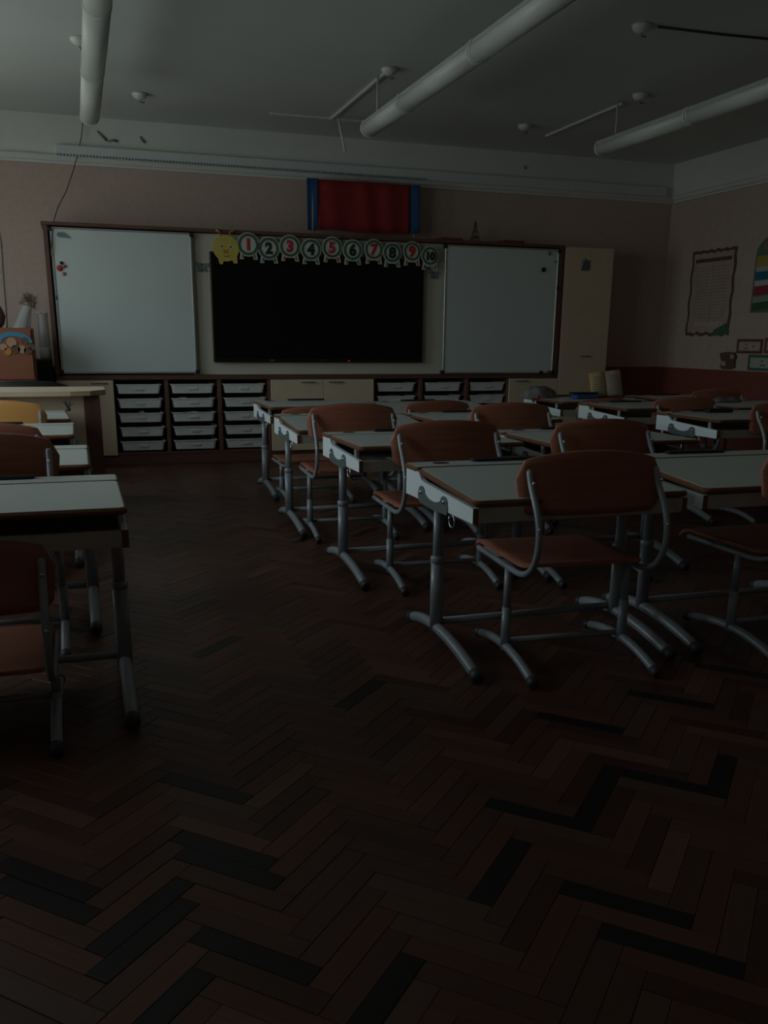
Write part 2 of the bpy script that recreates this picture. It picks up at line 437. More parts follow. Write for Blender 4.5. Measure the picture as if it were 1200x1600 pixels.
    cup = MB().loft([[(-hw+.115+.030*math.cos(a)*k, .226+.016*math.sin(a)*k, z) for a in [2*math.pi*i/16 for i in range(16)]] for k, z in ((1.0, zlid+.0007), (1.0, zlid+.0025), (.82, zlid+.0025), (.75, zlid+.0009))], True)
    cup.build('inkwell_ring', M['black'], t)
    # lid
    m = Matrix.Identity(4)
    if kind == 'tilted':
        m = Matrix.Translation((0, .147, zlid)) @ Matrix.Rotation(R(4.3), 4, 'X') @ Matrix.Translation((0, -.147, -zlid))
    cy = (-.330+.144)/2; dp = .474
    lid = slab(MB(), DW+.006, dp, zlid-.018, zlid, .026, .006, 0, cy, m=m).build('lid', M['edge'], t)
    slab(MB(), DW-.012, dp-.018, zlid-.002, zlid+.0008, .018, .0003, 0, cy, m=m).build('writing_surface', M['lam'], lid)
    MB().tube([(-hw+.04, .147, zlid-.022), (hw-.04, .147, zlid-.022)], .005, 8).build('hinge_rod', M['chrome'], t)
    # stretcher
    MB().tube([(-hw+.03, .02, .088), (hw-.03, .02, .088)], .0125, 10).build('stretcher', M['steel'], t)
    return t

# ---------------------------------------------------------------- chair
def make_chair(label, light=False, dz=0.):
    t = thing('school_chair', (0, 0, 0), label, 'chair', group='plywood school chairs')
    ply = M['ply_lit'] if light else M['ply']
    CX = .205
    for s in (-1, 1):
        x = s*CX
        zc_ = min(.185, .24+dz)
        lg = MB().tube([(x, 0, zc_), (x, 0, .318+dz)], .0125, 12).tube([(x, 0, .045), (x, 0, zc_+.005)], .0155, 12)
        lo = lg.build('leg', M['steel'], t)
        MB().lathe([(.004, 0), (.004, .004)], m=Matrix.Translation((x+s*.0155, 0, zc_-.02)) @ Matrix.Rotation(R(90), 4, 'Y'), seg=8).build('height_stud', M['chrome'], lo)
        path = []
        for k in range(13):
            y = .235-k/12*.465; u = (y-.01)/.225 if y > .01 else (.01-y)/.24
            path.append((x, y, .060-(.030 if y > .01 else .043)*u*u))
        fo = MB().tube(path, .0145, 12).build('foot', M['steel'], t)
        for a, b in ((0, 1), (-1, -2)):
            e = Vector(path[a]); d = (e-Vector(path[b])).normalized()
            MB().tube([e-d*.02, e+d*.005, e+d*.01], [.017, .017, .010], 12).build('foot_cap', M['cap'], fo)
        pts = [(.27, .322), (.12, .320), (-.03, .318), (-.09, .320), (-.135, .331), (-.175, .356), (-.203, .398), (-.212, .445), (-.204, .495), (-.180, .540), (-.150, .580), (-.130, .612), (-.120, .640)]
        # smooth with Catmull-Rom
        P = [Vector((x, a, b)) for a, b in pts]; Q = []
        for i in range(len(P)-1):
            p0, p1, p2, p3 = P[max(i-1, 0)], P[i], P[i+1], P[min(i+2, len(P)-1)]
            for j in range(3):
                u = j/3; Q.append(.5*((2*p1)+(p2-p0)*u+(2*p0-5*p1+4*p2-p3)*u*u+(3*p1-p0-3*p2+p3)*u**3))
        Q.append(P[-1])
        tb = MB().tube(Q, [.0098]*(len(Q)-1)+[.006], 10).build('back_tube', M['steel'], t)
        for (a, b) in ((-.204, .480), (-.148, .605)):
            MB().lathe([(.006, 0), (.006, .003), (.003, .006)], seg=8, m=Matrix.Translation((x, a-.009, b)) @ Matrix.Rotation(R(90), 4, 'X')).build('bolt', M['chrome'], tb)
    # seat: moulded plywood with waterfall front
    def seat(u, v):
        y = -.125+v*.475
        xw = .200-.012*max(0, (v-.85)/.15)**2-.02*max(0, (.12-v)/.12)**2
        X = (u*2-1)*xw
        z = .336-.008*(1-(u*2-1)**2)*math.sin(math.pi*min(1, v*1.1))-.030*max(0, (v-.85)/.15)**2+.010*max(0, (.15-v)/.15)**2
        return (X, y, z)
    se = MB().grid(seat, 12, 14, (0, 0, .011)).build('seat', ply, t)
    # backrest: arched top, curved in plan
    def back(u, v):
        q = u*2-1; X = q*(.236-.010*(1-v))
        top = .658+.033*(1-abs(q)**2.2); 
        if abs(q) > .86: top -= .045*((abs(q)-.86)/.14)**2.2
        bot = .505
        if abs(q) > .88: bot += .022*((abs(q)-.88)/.12)**2
        z = bot+(top-bot)*v
        y = -.128-.030*(1-q*q)-(.628-z)*.10-.004
        # edges meet the tubes
        return (X, y+.032+.002, z)
    # sits on the front (+y) side of the tube tops
    MB().grid(back, 18, 8, (0, .010, .001)).build('backrest', ply, t)
    MB().tube([(-CX, .015, .072), (CX, .015, .072)], .0095, 10).build('crossbar', M['steel'], t)
    MB().tube([(-CX, .12, .324), (CX, .12, .324)], .008, 8).build('seat_bar', M['steel'], t)
    for ch in t.children:                       # height-adjustable frame: seat and back move up or down on the columns
        if ch.name.split('.')[0] in ('seat', 'backrest', 'back_tube', 'seat_bar'): ch.location.z = dz
    return t

dt = make_desk('tilted', ''); dr = make_desk('raised', '')
used = set()
def place_desk(kind, x0, y, rz, label, dz=0):
    p = dt if kind == 't' else dr
    o = p if kind not in used else copy_tree(p); used.add(kind)
    o.location = (x0+DW/2, y, dz); o.rotation_euler = (0, 0, R(rz)); o['label'] = label
    return o
for a in [
 ('t', 1.053, 2.657, 0, 'white-topped school desk with sloping lid, largest in the aisle row right of centre'),
 ('r', 1.038, 3.745, 0, 'school desk with bright bluish side panel, second in the row right of the aisle'),
 ('t', 1.030, 4.80, 0, 'small white school desk, third back along the row right of the aisle'),
 ('r', 1.120, 5.93, 0, 'farthest school desk of the row right of the aisle, before the tray shelves'),
 ('t', 1.865, 2.670, -1, 'school desk cut by the right picture edge, behind the largest chair'),
 ('r', 1.850, 3.660, -1, 'school desk second from the camera in the middle row, half hidden by a chair back'),
 ('r', 1.777, 4.74, 0, 'third school desk of the middle row, a strip of pale top between chair backs'),
 ('t', 1.875, 5.73, 1, 'farthest school desk of the middle row, below the double doors under the screen'),
 ('r', 3.340, 4.50, 0, 'school desk with white side panel nearest in the right-hand row, below the wall poster'),
 ('r', 3.300, 5.36, 0, 'school desk with white side panel, middle one of the right-hand row'),
 ('r', 3.225, 6.05, 0, 'farthest desk of the right-hand row, carrying the book stand and blue case'),
 ('r', 4.110, 5.30, 0, 'school desk by the right wall with crumpled papers on its pen tray'),
 ('r', 4.120, 6.05, 0, 'farthest small school desk beside the right wall'),
 ('r', -.640, 2.625, 0, 'large white-topped school desk at the left picture edge, nearest the camera'),
 ('r', -.715, 3.47, 0, 'second school desk of the left row, bright pale corner showing right of a chair'),
 ('r', -.765, 4.48, 0, 'third school desk of the left row, narrow pale top before the yellow chair'),
 ('r', -.800, 5.295, 3, 'small slightly turned school desk just before the cream teacher desk'),
]: place_desk(*a)
CH = {}
def place_chair(x, y, rz, label, dz=0, light=False):
    if (dz, light) in CH: o = copy_tree(CH[dz, light])
    else: o = CH[dz, light] = make_chair(label, light, dz)
    o.location = (x, y, 0); o.rotation_euler = (0, 0, R(rz)); o['label'] = label
for a in [
 (1.437, 2.440, -4, 'largest brown plywood chair in the foreground, pushed up to the sloping desk'),
 (1.405, 3.50, -3, 'brown plywood chair directly behind the largest desk, back above its left end'),
 (1.310, 4.53, -3, 'brown plywood chair behind the desk with the bright bluish side panel'),
 (1.390, 5.62, 0, 'low chair at the farthest desk right of the aisle, mostly hidden', -.09),
 (2.27, 2.41, 0, 'dark chair at the desk cut by the right picture edge'),
 (2.075, 3.42, -2, 'dark brown chair back rising right above the largest chair'),
 (2.150, 4.43, -3, 'brown chair back in the middle row, right of the small orange-lit chair'),
 (2.08, 5.33, 6, 'small orange-lit chair back below the right-hand trays', -.045),
 (3.775, 4.275, 0, 'dark chair at the right picture edge before the nearest side-panel desk'),
 (3.76, 5.14, -6, 'dark reddish chair back between the two nearer side-panel desks', -.03),
 (3.60, 5.83, -4, 'low dark red chair at the desk with the book stand', -.08),
 (4.56, 5.86, 0, 'dark reddish chair back beside the right wall', -.02),
 (-.325, 2.40, 0, 'dark low chair in the lower left corner before the large white desk', -.16),
 (-.31, 3.11, 0, 'dark brown chair back behind the large white desk at the left edge', .025),
 (-.385, 4.10, 0, 'dark chair back, only its arched top showing above the left chair', -.03),
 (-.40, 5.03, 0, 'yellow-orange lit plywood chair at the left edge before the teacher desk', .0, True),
]: place_chair(*a)

# ---------------------------------------------------------------- wall unit
UY = 7.556            # front plane
UX0, UX1 = -.165, 4.69
ZB, ZR, ZTp = .08, .70, 1.82
U = thing('wall_unit', (0, 0, 0), 'long mahogany and cream storage wall with whiteboards, screen and tray shelves', 'cabinet')
def ubox(n, mt, x0, x1, z0, z1, y0=UY, y1=WB-.035, bev=.002, parent=U, **k): return MB().box(x0, x1, y0, y1, z0, z1, bev).build(n, mt, parent, **k)
ubox('plinth', M['mahog'], UX0, 4.196, 0, ZB, UY+.004)
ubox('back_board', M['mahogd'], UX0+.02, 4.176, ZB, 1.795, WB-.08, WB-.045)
divs = [(UX0, -.15), (.245, .262), (.655, .685), (1.078, 1.108), (1.495, 1.530), (2.415, 2.432), (2.842, 2.872), (3.280, 3.310), (3.690, 3.715), (4.18, 4.196)]
for a, b in divs: ubox('upright', M['mahog'], a, b, ZB+.02, ZR-.025)
ubox('bottom_shelf', M['mahog'], UX0, 4.196, ZB, ZB+.02)
ubox('counter_rail', M['mahog'], UX0, 4.196, ZR-.025, ZR+.012, UY-.008)
def door(x0, x1, z0, z1, hx, hz, n='door', hw=.06):
    d = ubox(n, M['cream'], x0, x1, z0, z1, UY-.018, UY-.001, .002)
    h = MB().tube([(hx-hw, UY-.018, hz), (hx-hw, UY-.036, hz), (hx-hw+.006, UY-.04, hz), (hx+hw-.006, UY-.04, hz), (hx+hw, UY-.036, hz), (hx+hw, UY-.018, hz)], .0045, 8)
    h.build('handle', M['bracket'], d)
door(UX0+.002, .258, ZB+.003, ZR-.028, .150, .650)
door(1.517, 1.963, ZB+.003, ZR-.028, 1.83, .650, hw=.055)
door(1.967, 2.413, ZB+.003, ZR-.028, 2.07, .650, hw=.055)
door(3.702, 4.192, ZB+.003, ZR-.028, 3.82, .650)
ubox('upright', M['mahog'], 1.955, 1.975, ZB+.02, ZR-.025, UY+.001)
# upper frame
ubox('frame_side', M['mahog'], UX0, UX0+.032, ZR+.013, ZTp-.026, UY-.020)
ubox('frame_side', M['mahog'], 4.140, 4.178, ZR+.013, ZTp-.026, UY-.020)
ubox('frame_top', M['mahog'], UX0-.012, 4.182, ZTp-.025, ZTp, UY-.026)
ubox('screen_surround', M['creamw'], .90, 3.10, ZR+.013, 1.79, UY+.03, UY+.05)
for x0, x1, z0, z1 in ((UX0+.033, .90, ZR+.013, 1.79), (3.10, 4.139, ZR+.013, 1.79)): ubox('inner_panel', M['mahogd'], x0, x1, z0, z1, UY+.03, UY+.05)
# tall cupboard
ubox('tall_carcass', M['cream'], 4.197, UX1, 0, 1.812, UY+.001)
door(4.199, UX1-.002, .085, 1.808, 4.46, .87, hw=.045)
# boards
def whiteboard(x0, x1, z0, z1, label):
    t = thing('whiteboard', ((x0+x1)/2, UY-.012, z0), label, 'whiteboard')
    hw, hh = (x1-x0)/2, z1-z0
    MB().box(-hw+.008, hw-.008, -.006, .014, .008, hh-.008).build('writing_surface', M['board'], t)
    f = MB().box(-hw, hw, -.012, .016, 0, .014, .002).box(-hw, hw, -.012, .016, hh-.014, hh, .002).box(-hw, -hw+.014, -.012, .016, .014, hh-.014, .002).box(hw-.014, hw, -.012, .016, .014, hh-.014, .002)
    f.build('frame', M['alu'], t)
    for sx in (-1, 1):
        for z in (0, hh-.03):
            MB().box(sx*hw-.016, sx*hw+.016, -.015, .018, z-.002, z+.030, .004).build('corner_cap', M['black'], t)
    return t
whiteboard(-.118, .918, .724, 1.784, 'left whiteboard, brightest panel of the wall unit')
whiteboard(3.045, 4.132, .716, 1.784, 'right whiteboard in shade beside the tall cream cupboard')
# screen
tv = thing('flat_screen', (1.955, UY+.028, .812), 'large black flat screen switched off between the two whiteboards', 'screen')
MB().box(-.90, .90, -.045, 0, 0, .845, .004).build('bezel', M['bezel'], tv)
MB().box(-.888, .888, -.047, -.044, .03, .83).build('display', M['screen'], tv)
flatm = MB().box(-.44, -.405, -.0465, -.045, .012, .020); flatm.build('maker_mark', M['alu'], tv)
MB().box(-.03, .05, -.0465, -.045, .018, .021).build('front_slot', M['bracket'], tv)
MB().lathe([(.006, 0), (.006, .003), (.002, .004)], seg=8, m=Matrix.Translation((.235, -.045, .012)) @ Matrix.Rotation(R(90), 4, 'X')).build('standby_light', flat('standby_red', (.5, .02, .02), .4, emit=(1, .03, .02, .10)), tv)

# trays
def make_tray():
    t = thing('storage_tray', (0, 0, 0), '', 'tray', group='milky storage trays in the wall unit')
    hw, d, h = .172, .30, .074
    def ring(i, z): return [(x, y, z) for x, y in rrect(2*(hw-i), d-2*i, .02, 0, 4, 0, d/2)]
    MB().loft([ring(.012, 0), ring(.006, .035), ring(.0, h-.008), ring(-.008, h-.006), ring(-.008, h), ring(.004, h), ring(.010, .035), ring(.016, .004)], True).build('tray_body', M['tray'], t)
    MB().box(-.035, .035, -.0015, .006, .026, .042, .002).build('label_holder', mat('tray_label', (.66, .68, .65), .5, noise=.05), t)
    return t
tp = make_tray(); first = [0]
cols = [(.262, .655), (.685, 1.078), (1.108, 1.495), (2.432, 2.842), (2.872, 3.280), (3.310, 3.690)]
cn = ['leftmost tray column', 'second tray column from the left', 'tray column left of the double doors', 'tray column right of the double doors', 'fifth tray column', 'tray column nearest the tall cupboard']
rn = ['top', 'second', 'middle', 'fourth', 'bottom']
for c, (a, b) in enumerate(cols):
    for r in range(5):
        o = tp if not first[0] else copy_tree(tp); first[0] = 1
        o.location = ((a+b)/2+random.uniform(-.006, .006), UY+.004+random.uniform(0, .010), .566-r*.1125)
        o['label'] = 'milky plastic tray, %s one of the %s' % (rn[r], cn[c])
        for s, xx in ((-1, a), (1, b)):
            MB().box(min(xx, xx-s*.018), max(xx, xx-s*.018), UY+.02, UY+.30, .566-r*.1125+.058, .566-r*.1125+.064).build('tray_runner', M['mahogd'], U)
# papers poking out of trays
for (x, z, ww, hh, lb) in ((.80, .527, .09, .016, 'white paper bulging out of the second tray in the second column'), (.88, .415, .11, .014, 'folded paper edge above the middle tray in the second column'), (.47, .415, .05, .022, 'thin white scrap sticking out of a tray in the leftmost column'), (2.62, .52, .20, .02, 'pale papers piled in a tray right of the double doors'), (3.50, .52, .20, .024, 'pale papers heaped in a tray near the tall cupboard'), (3.10, .625, .2, .03, 'pale papers stacked high in the top tray of the fifth column')):
    def pf(u, v, x=x, z=z, ww=ww, hh=hh): return (x+(u-.5)*ww, UY+.045+v*.12, z-.012+hh*math.sin(math.pi*u)**.6*(1+.4*math.sin(9*u+3*v))*(1-.3*v))
    tag(MB().grid(pf, 8, 3, (0, 0, -.003)).build('paper_sheet', M['paper']), lb, 'paper')

# ---------------------------------------------------------------- caterpillar number line
CY = UY-.0315
cat = thing('number_caterpillar', (0, 0, 0), 'card caterpillar with yellow head and numbered rings one to ten above the screen', 'decoration')
def P(px, pz): return (px, pz)
def disc(mb, x, z, r, y0, y1, seg=24, sx=1.):
    return mb.prism([(x+r*sx*math.cos(2*math.pi*k/seg), z+r*math.sin(2*math.pi*k/seg)) for k in range(seg)], 'y', y0, y1)
pxpos = [(388, 382), (420, 388), (453, 385), (486, 390), (519, 387), (551, 391), (584, 390), (613, 395), (644, 393), (672, 400)]
def unproj_wall(px, py, Y):
    cam = SC.camera; m = cam.matrix_world; d = m.to_3x3() @ Vector(((px-600)/1400, -(py-923)/1400, -1))
    return Vector((0, 0, 1))+d*(Y/d.y)
for i, (px, py) in enumerate(pxpos):
    p = unproj_wall(px, py, CY); x, z = p.x, p.z; r = .082-.0012*i
    seg = MB(); disc(seg, x, z, r+.008, CY, CY+.003)
    seg.prism([(x-.062, z-.05), (x-.072, z-.112), (x-.040, z-.112), (x-.036, z-.085), (x+.036, z-.085), (x+.042, z-.112), (x+.074, z-.112), (x+.062, z-.05)], 'y', CY+.0008, CY+.0045)
    s = seg.build('segment', M['card'], cat)
    g = MB(); n = 28
    lo = [[(x+rr*math.cos(2*math.pi*k/n), yy, z+rr*math.sin(2*math.pi*k/n)) for k in range(n)] for rr, yy in ((r, CY-.0001), (r, CY-.002), (r*.74, CY-.002), (r*.74, CY-.0001))]
    g.loft(lo, False)
    ringo = g.build('ring', M['grn'], s)
    foot = MB()
    for sx in (-1, 1): foot.prism([(x+sx*.050, z-.070), (x+sx*.058, z-.105), (x+sx*.048, z-.105), (x+sx*.038, z-.080)][::sx], 'y', CY-.002, CY-.0001)
    foot.build('foot', M['grn'] if i % 2 else M['digr'], s)
    tx = bpy.data.curves.new('digit', 'FONT'); tx.body = str(i+1); tx.size = .115 if i < 9 else .085; tx.extrude = .0012; tx.offset = .0065
    tx.align_x = 'CENTER'; tx.align_y = 'CENTER'; tx.resolution_u = 3
    to = bpy.data.objects.new('digit', tx); COL.objects.link(to)
    bpy.context.view_layer.update()
    me = bpy.data.meshes.new_from_object(to.evaluated_get(bpy.context.evaluated_depsgraph_get())); bpy.data.objects.remove(to)
    me.materials.clear(); me.materials.append(M['digg'] if i % 2 else M['digr'])
    do = bpy.data.objects.new('digit', me); COL.objects.link(do); do.parent = s
    do.location = (x, CY-.002, z-.004); do.rotation_euler = (R(90), 0, 0)
p = unproj_wall(353, 388, CY); x, z = p.x, p.z
hd = MB(); disc(hd, x, z, .098, CY-.004, CY, sx=1.05); hd.prism([(x-.07, z-.06), (x-.052, z-.118), (x-.028, z-.118), (x-.02, z-.09), (x+.05, z-.09), (x+.058, z-.110), (x+.088, z-.110), (x+.085, z-.03)], 'y', CY-.0025, CY+.002)
head = hd.build('head', M['yel'], cat)
eye = MB(); 
for sx, sr in ((-.034, .014), (.036, .016)): disc(MB(), x+sx, z+.014, sr, CY-.0055, CY-.004, 12).build('eye', M['card'], head)
for sx in (-.034, .036): disc(MB(), x+sx, z+.012, .008, CY-.0065, CY-.0055, 10).build('pupil', M['digg'], head)
MB().prism([(x-.026, z-.012), (x+.020, z-.012), (x+.012, z-.040), (x-.018, z-.040)], 'y', CY-.006, CY-.004).build('snout', M['yeld'], head)
MB().tube([(x-.018, CY-.005, z-.056), (x, CY-.005, z-.062), (x+.02, CY-.005, z-.056)], .003, 6).build('mouth', M['brown'], head)
an = MB()
for sx in (-1, 1): an.tube([(x+sx*.03-.005, CY-.002, z+.09), (x+sx*.042-.005, CY-.002, z+.12), (x+sx*.072, CY-.002, z+.132)], [.006, .006, .012], 8)
an.build('antenna', M['yeld'], head)

# butterflies / magnets
def blob(px, py, pts, mt, name, label, cat_, Y=UY-.030, th=.003, extra=None):
    p = unproj_wall(px, py, Y)
    t = thing(name, (p.x, Y, p.z), label, cat_)
    MB().prism(pts, 'y', 0, th).build('body', mt, t)
    if extra: extra(t)
    return t
def wing(sx, sy, a, b, rot):
    return [(sx+a*math.cos(t)*math.cos(rot)-b*math.sin(t)*math.sin(rot), sy+a*math.cos(t)*math.sin(rot)+b*math.sin(t)*math.cos(rot)) for t in [2*math.pi*k/10 for k in range(10)]]
def butterfly(px, py, label, s=1., mt=None, Y=UY+.028):
    p = unproj_wall(px, py, Y); t = thing('paper_butterfly', (p.x, Y, p.z), label, 'decoration'); mt = mt or M['grey']
    for sx, sz, a, b, r in ((-.026, .018, .032, .017, 2.4), (.028, .016, .030, .016, .5), (-.020, -.016, .022, .013, 3.8), (.022, -.018, .022, .012, -.7)):
        MB().prism([(x*s, z*s) for x, z in wing(sx, sz, a, b, r)], 'y', -.012, -.010).build('wing', mt, t)
    MB().tube([(0, -.008, -.03*s), (0, -.008, .03*s)], .005*s, 8).build('body', M['bracket'], t)
butterfly(315, 418, 'blue grey paper butterfly on the cream panel left of the screen')
butterfly(677, 430, 'grey paper butterfly below the ring numbered ten', .9)
fish = [(-.045, .004), (-.030, .022), (-.005, .024), (.020, .012), (.050, -.016), (.028, -.016), (.0, -.014), (-.03, -.012)]
blob(98, 368, fish, M['grey'], 'leaf_magnet', 'grey green leaf-shaped magnet, top left corner of the left whiteboard', 'magnet')
def ladybird():
    Y = UY-.022
    for (px, py, r, mt, nm, lb) in ((93, 419, .022, M['digr'], 'berry_magnet', 'red round magnet at the left side of the left whiteboard'), (96, 411, .013, M['black'], 'dark_magnet', 'small dark magnet touching the red one'), (101, 416, .011, M['digr'], 'berry_magnet', 'small red magnet right beside the larger red one'), (99.5, 428, .013, mat('pink_magnet', (.55, .20, .16), .5), 'pink_magnet', 'small pink magnet below the red ones'),
                                    (849, 421.5, .020, M['black'], 'round_magnet', 'black round magnet near the top right of the right whiteboard'), (858, 396, .014, M['bracket'], 'clip_magnet', 'dark clip magnet in the top right corner of the right whiteboard'), (867, 409, .010, M['grey'], 'grey_magnet', 'small grey magnet at the right edge of the right whiteboard'),
                                    (845, 582, .017, M['black'], 'eraser_magnet', 'dark round magnet, left of the pair at the bottom right of the right whiteboard'), (857, 582, .017, M['brown'], 'eraser_magnet', 'brown round magnet, right of the pair at the bottom right of the right whiteboard'), (87.5, 465, .012, M['bracket'], 'dark_clip', 'dark clip halfway up the left edge of the left whiteboard'), (870.5, 450, .014, M['black'], 'dark_clip', 'dark clip halfway up the right edge of the right whiteboard')):
        p = unproj_wall(px, py, Y)
        el = .62 if 'clip' in nm else 1
        o = MB().lathe([(r, 0), (r, .006), (r*.8, .010), (r*.3, .012)], seg=14, m=Matrix.Translation((p.x, Y, p.z)) @ Matrix.Rotation(R(90), 4, 'X') @ Matrix.Diagonal((el, 1.3 if el < 1 else 1, 1, 1))).build(nm, mt)
        tag(o, lb, 'magnet')
ladybird()
# dark bird print on the tall cupboard
p = unproj_wall(915, 413, UY-.0185)
t = thing('bird_sticker', (p.x, UY-.0185, p.z), 'dark faded sticker on the upper part of the tall cream cupboard', 'sticker')
MB().prism([(-.045, -.055), (.035, -.055), (.052, -.02), (.045, .01), (.055, .035), (.025, .028), (.010, .050), (-.008, .035), (-.03, .0)], 'y', -.002, -.0002).build('print', M['bracket'], t)
MB().prism([(-.052, .01), (-.03, .05), (-.008, .06), (-.014, .035), (-.036, .004)], 'y', -.002, -.0002).build('wing', M['parch'], t)

# on top of the unit: flag, tower, boxes
fx0, fx1 = 1.925, 2.865; FY = 7.74
fl = thing('draped_flag', (0, FY, 0), 'red cloth banner with blue edges standing above the screen', 'flag')
def cloth(x0, x1, z0, z1, ph, amp=.007):
    def fn(u, v):
        return (x0+(x1-x0)*u, amp*math.sin(ph+u*(x1-x0)*26+.8*v)+.003*math.sin(u*(x1-x0)*37+2*v), z0+(z1-z0)*v+(.006*math.sin(u*9) if v < .1 else 0))
    return fn
MB().grid(cloth(1.985, 2.790, 1.872, 2.262, .3), 40, 6, (0, .003, 0)).build('red_panel', M['red'], fl)
MB().grid(cloth(1.895, 1.985, 1.865, 2.266, 0, .010), 10, 6, (0, .003, 0)).build('blue_panel', M['blue'], fl)
MB().grid(cloth(2.790, 2.875, 1.880, 2.262, 2, .010), 10, 6, (0, .003, 0)).build('blue_panel', M['blue'], fl)
for x in (1.943, 2.840): MB().tube([(x, .018, 1.8205), (x, .018, 2.25)], .009, 8).build('pole', M['cablew'], fl)
MB().box(1.93, 2.86, .01, .03, 1.8205, 1.838, .003).build('base_bar', M['edged'], fl)
tw = thing('tower_figurine', (3.395, 7.72, 1.8205), 'dark lattice tower figurine on top of the wall unit', 'figurine')
b = MB()
for sx in (-1, 1):
    for sy in (-1, 1):
        b.tube([(sx*.038, sy*.038, 0), (sx*.022, sy*.022, .055), (sx*.012, sy*.012, .115), (sx*.004, sy*.004, .175)], [.006, .005, .004, .003], 6)
b.build('leg', M['brown'], tw)
b = MB().box(-.030, .030, -.030, .030, .048, .056, .002).box(-.018, .018, -.018, .018, .096, .102, .002).box(-.010, .010, -.010, .010, .140, .145)
b.build('platform', M['brown'], tw); MB().tube([(0, 0, .165), (0, 0, .205)], [.004, .001], 6).build('spire', M['brown'], tw)
for x0, x1, h, lb, n in ((3.03, 3.24, .028, 'thin dark red folder lying on the wall unit left of the tower figurine', 'folder'), (3.22, 3.50, .0, '', ''), (3.62, 3.83, .030, 'thin dark box lying on the wall unit right of the tower figurine', 'flat_box')):
    if h: tag(MB().box(x0, x1, 7.62, 7.80, 1.8205, 1.8205+h, .004).build(n, M['dado']), lb, n.replace('_', ' '))

# pelmet with beaded lower trim along the frieze
pe = thing('pelmet_strip', (0, WB-.06, 0), 'long bluish white pelmet strip with beaded lower edge under the ceiling frieze', 'pelmet')
MB().box(-.03, 5.40, -.008, .038, 2.325, 2.405, .004).build('pelmet_board', M['pelm'], pe)
b = MB(); k = 0; xx = -.02
while xx < 3.0:
    b.add(*(lambda c: ([(c[0]+a, c[1]+b_, c[2]+d) for a, b_, d in ((-.009, 0, 0), (.009, 0, 0), (0, -.009, 0), (0, .009, 0), (0, 0, .010), (0, 0, -.010))], [[0, 2, 4], [2, 1, 4], [1, 3, 4], [3, 0, 4], [2, 0, 5], [1, 2, 5], [3, 1, 5], [0, 3, 5]]))((xx, -.012, 2.333)))
    xx += .024
bo = b.build('bead_trim', M['grey'], pe); bo['kind'] = 'stuff'

# ---------------------------------------------------------------- ceiling fixtures
def lamp(x, y1, y0, label, far=False):
    L_ = y1-y0
    t = thing('strip_lamp', (x, (y0+y1)/2, 2.345), label, 'lamp', group='suspended fluorescent strip lamps')
    hl = L_/2-.004; prof = []
    for k in range(15):
        a = R(-200+k*220/14); prof.append((.058*math.cos(a), .052*math.sin(a)))
    body = MB().prism([(x_, z_) for x_, z_ in prof], 'y', -hl+.012, hl-.012)
    body.sm = [True]*len(body.sm); body.build('diffuser', M['fix'], t)
    MB().prism([(-.050, .018), (.050, .018), (.038, .046), (-.038, .046)], 'y', -hl+.012, hl-.012).build('channel', M['fixb'], t)
    cap = [(1.06*a, 1.06*b) for a, b in prof]+[(.036, .048), (-.036, .048)]
    for y in (-hl, hl-.014): MB().prism(cap[:15]+[(.045, .046), (-.045, .046)], 'y', y, y+.014).build('end_cap', M['fix'], t)
    for y in ([hl-.18] if far else []): MB().tube([(0, y, .046), (0, y, 2.62-2.345-.001)], .007, 8).build('rod', M['fixb'], t)
    MB().tube([(.055, -hl+.02, -.016), (.0565, 0, -.019), (.055, hl-.02, -.016)], .0022, 5).build('rim', M['card'], t)
def row(x, ends, nm):
    q = ['far end', 'second', 'third', 'fourth', 'fifth', 'sixth']
    for i in range(len(ends)-1): lamp(x, ends[i], ends[i+1], 'white half-round strip lamp, %s of the %s ceiling run' % (q[i] if i == 0 else q[i]+' length', nm), i == 0)
row(1.955, [6.25, 5.53, 4.48, 3.43, 2.38], 'middle')
row(3.715, [6.25, 5.2, 4.15, 3.1], 'right-hand')
row(.195, [6.55, 5.5, 4.45, 3.4, 2.35], 'left-hand')
# cable ducts
dk = MB().box(1.966, 1.986, 5.90, 7.28, 2.604, 2.6195, .002).box(1.50, 1.966, 7.262, 7.28, 2.606, 2.6195, .002).box(1.986, 2.30, 7.262, 7.28, 2.606, 2.6195, .002)
tag(dk.build('cable_duct', M['white']), 'thin white cable duct with a right-angle bend on the ceiling above the middle lamps', 'cable duct')
tag(MB().box(3.765, 3.785, 6.10, 7.22, 2.604, 2.6195, .002).build('cable_duct', M['white']), 'short white cable duct on the ceiling above the right-hand lamps', 'cable duct')
tag(MB().tube([(1.998, 7.16, 2.603), (2.04, 7.12, 2.36)], .009, 8).build('hanging_rod', M['white']), 'white rod hanging loose from the bent ceiling duct', 'rod')
for (x, y, lb) in ((1.978, 5.90, 'white ceiling rosette at the end of the bent duct'), (2.977, 4.68, 'white ceiling rosette with a dark cable, between the middle and right lamps'), (3.763, 5.87, 'pale ceiling rosette at the end of the short right duct'), (3.448, 6.96, 'small round ceiling rosette nearest the board wall'), (.551, 7.06, 'white ceiling rosette right of the left lamp end'), (.150, 5.95, 'white ceiling rosette beside the left lamp run')):
    t = thing('ceiling_rosette', (x, y, ZC-.001), lb, 'ceiling fitting', group='round ceiling rosettes')
    MB().lathe([(.052, 0), (.050, -.012), (.040, -.028), (.020, -.038), (.004, -.040)], seg=18).build('cover', M['fix'], t)
    MB().tube([(0, 0, -.038), (.006, .0, -.055), (.030, 0, -.052)], .004, 6).build('hook', M['bracket'], t)
def zc(px, py, z):
    cam = SC.camera; d = cam.matrix_world.to_3x3() @ Vector(((px-600)/1400, -(py-923)/1400, -1)); return Vector((0, 0, 1))+d*((z-1)/d.z)
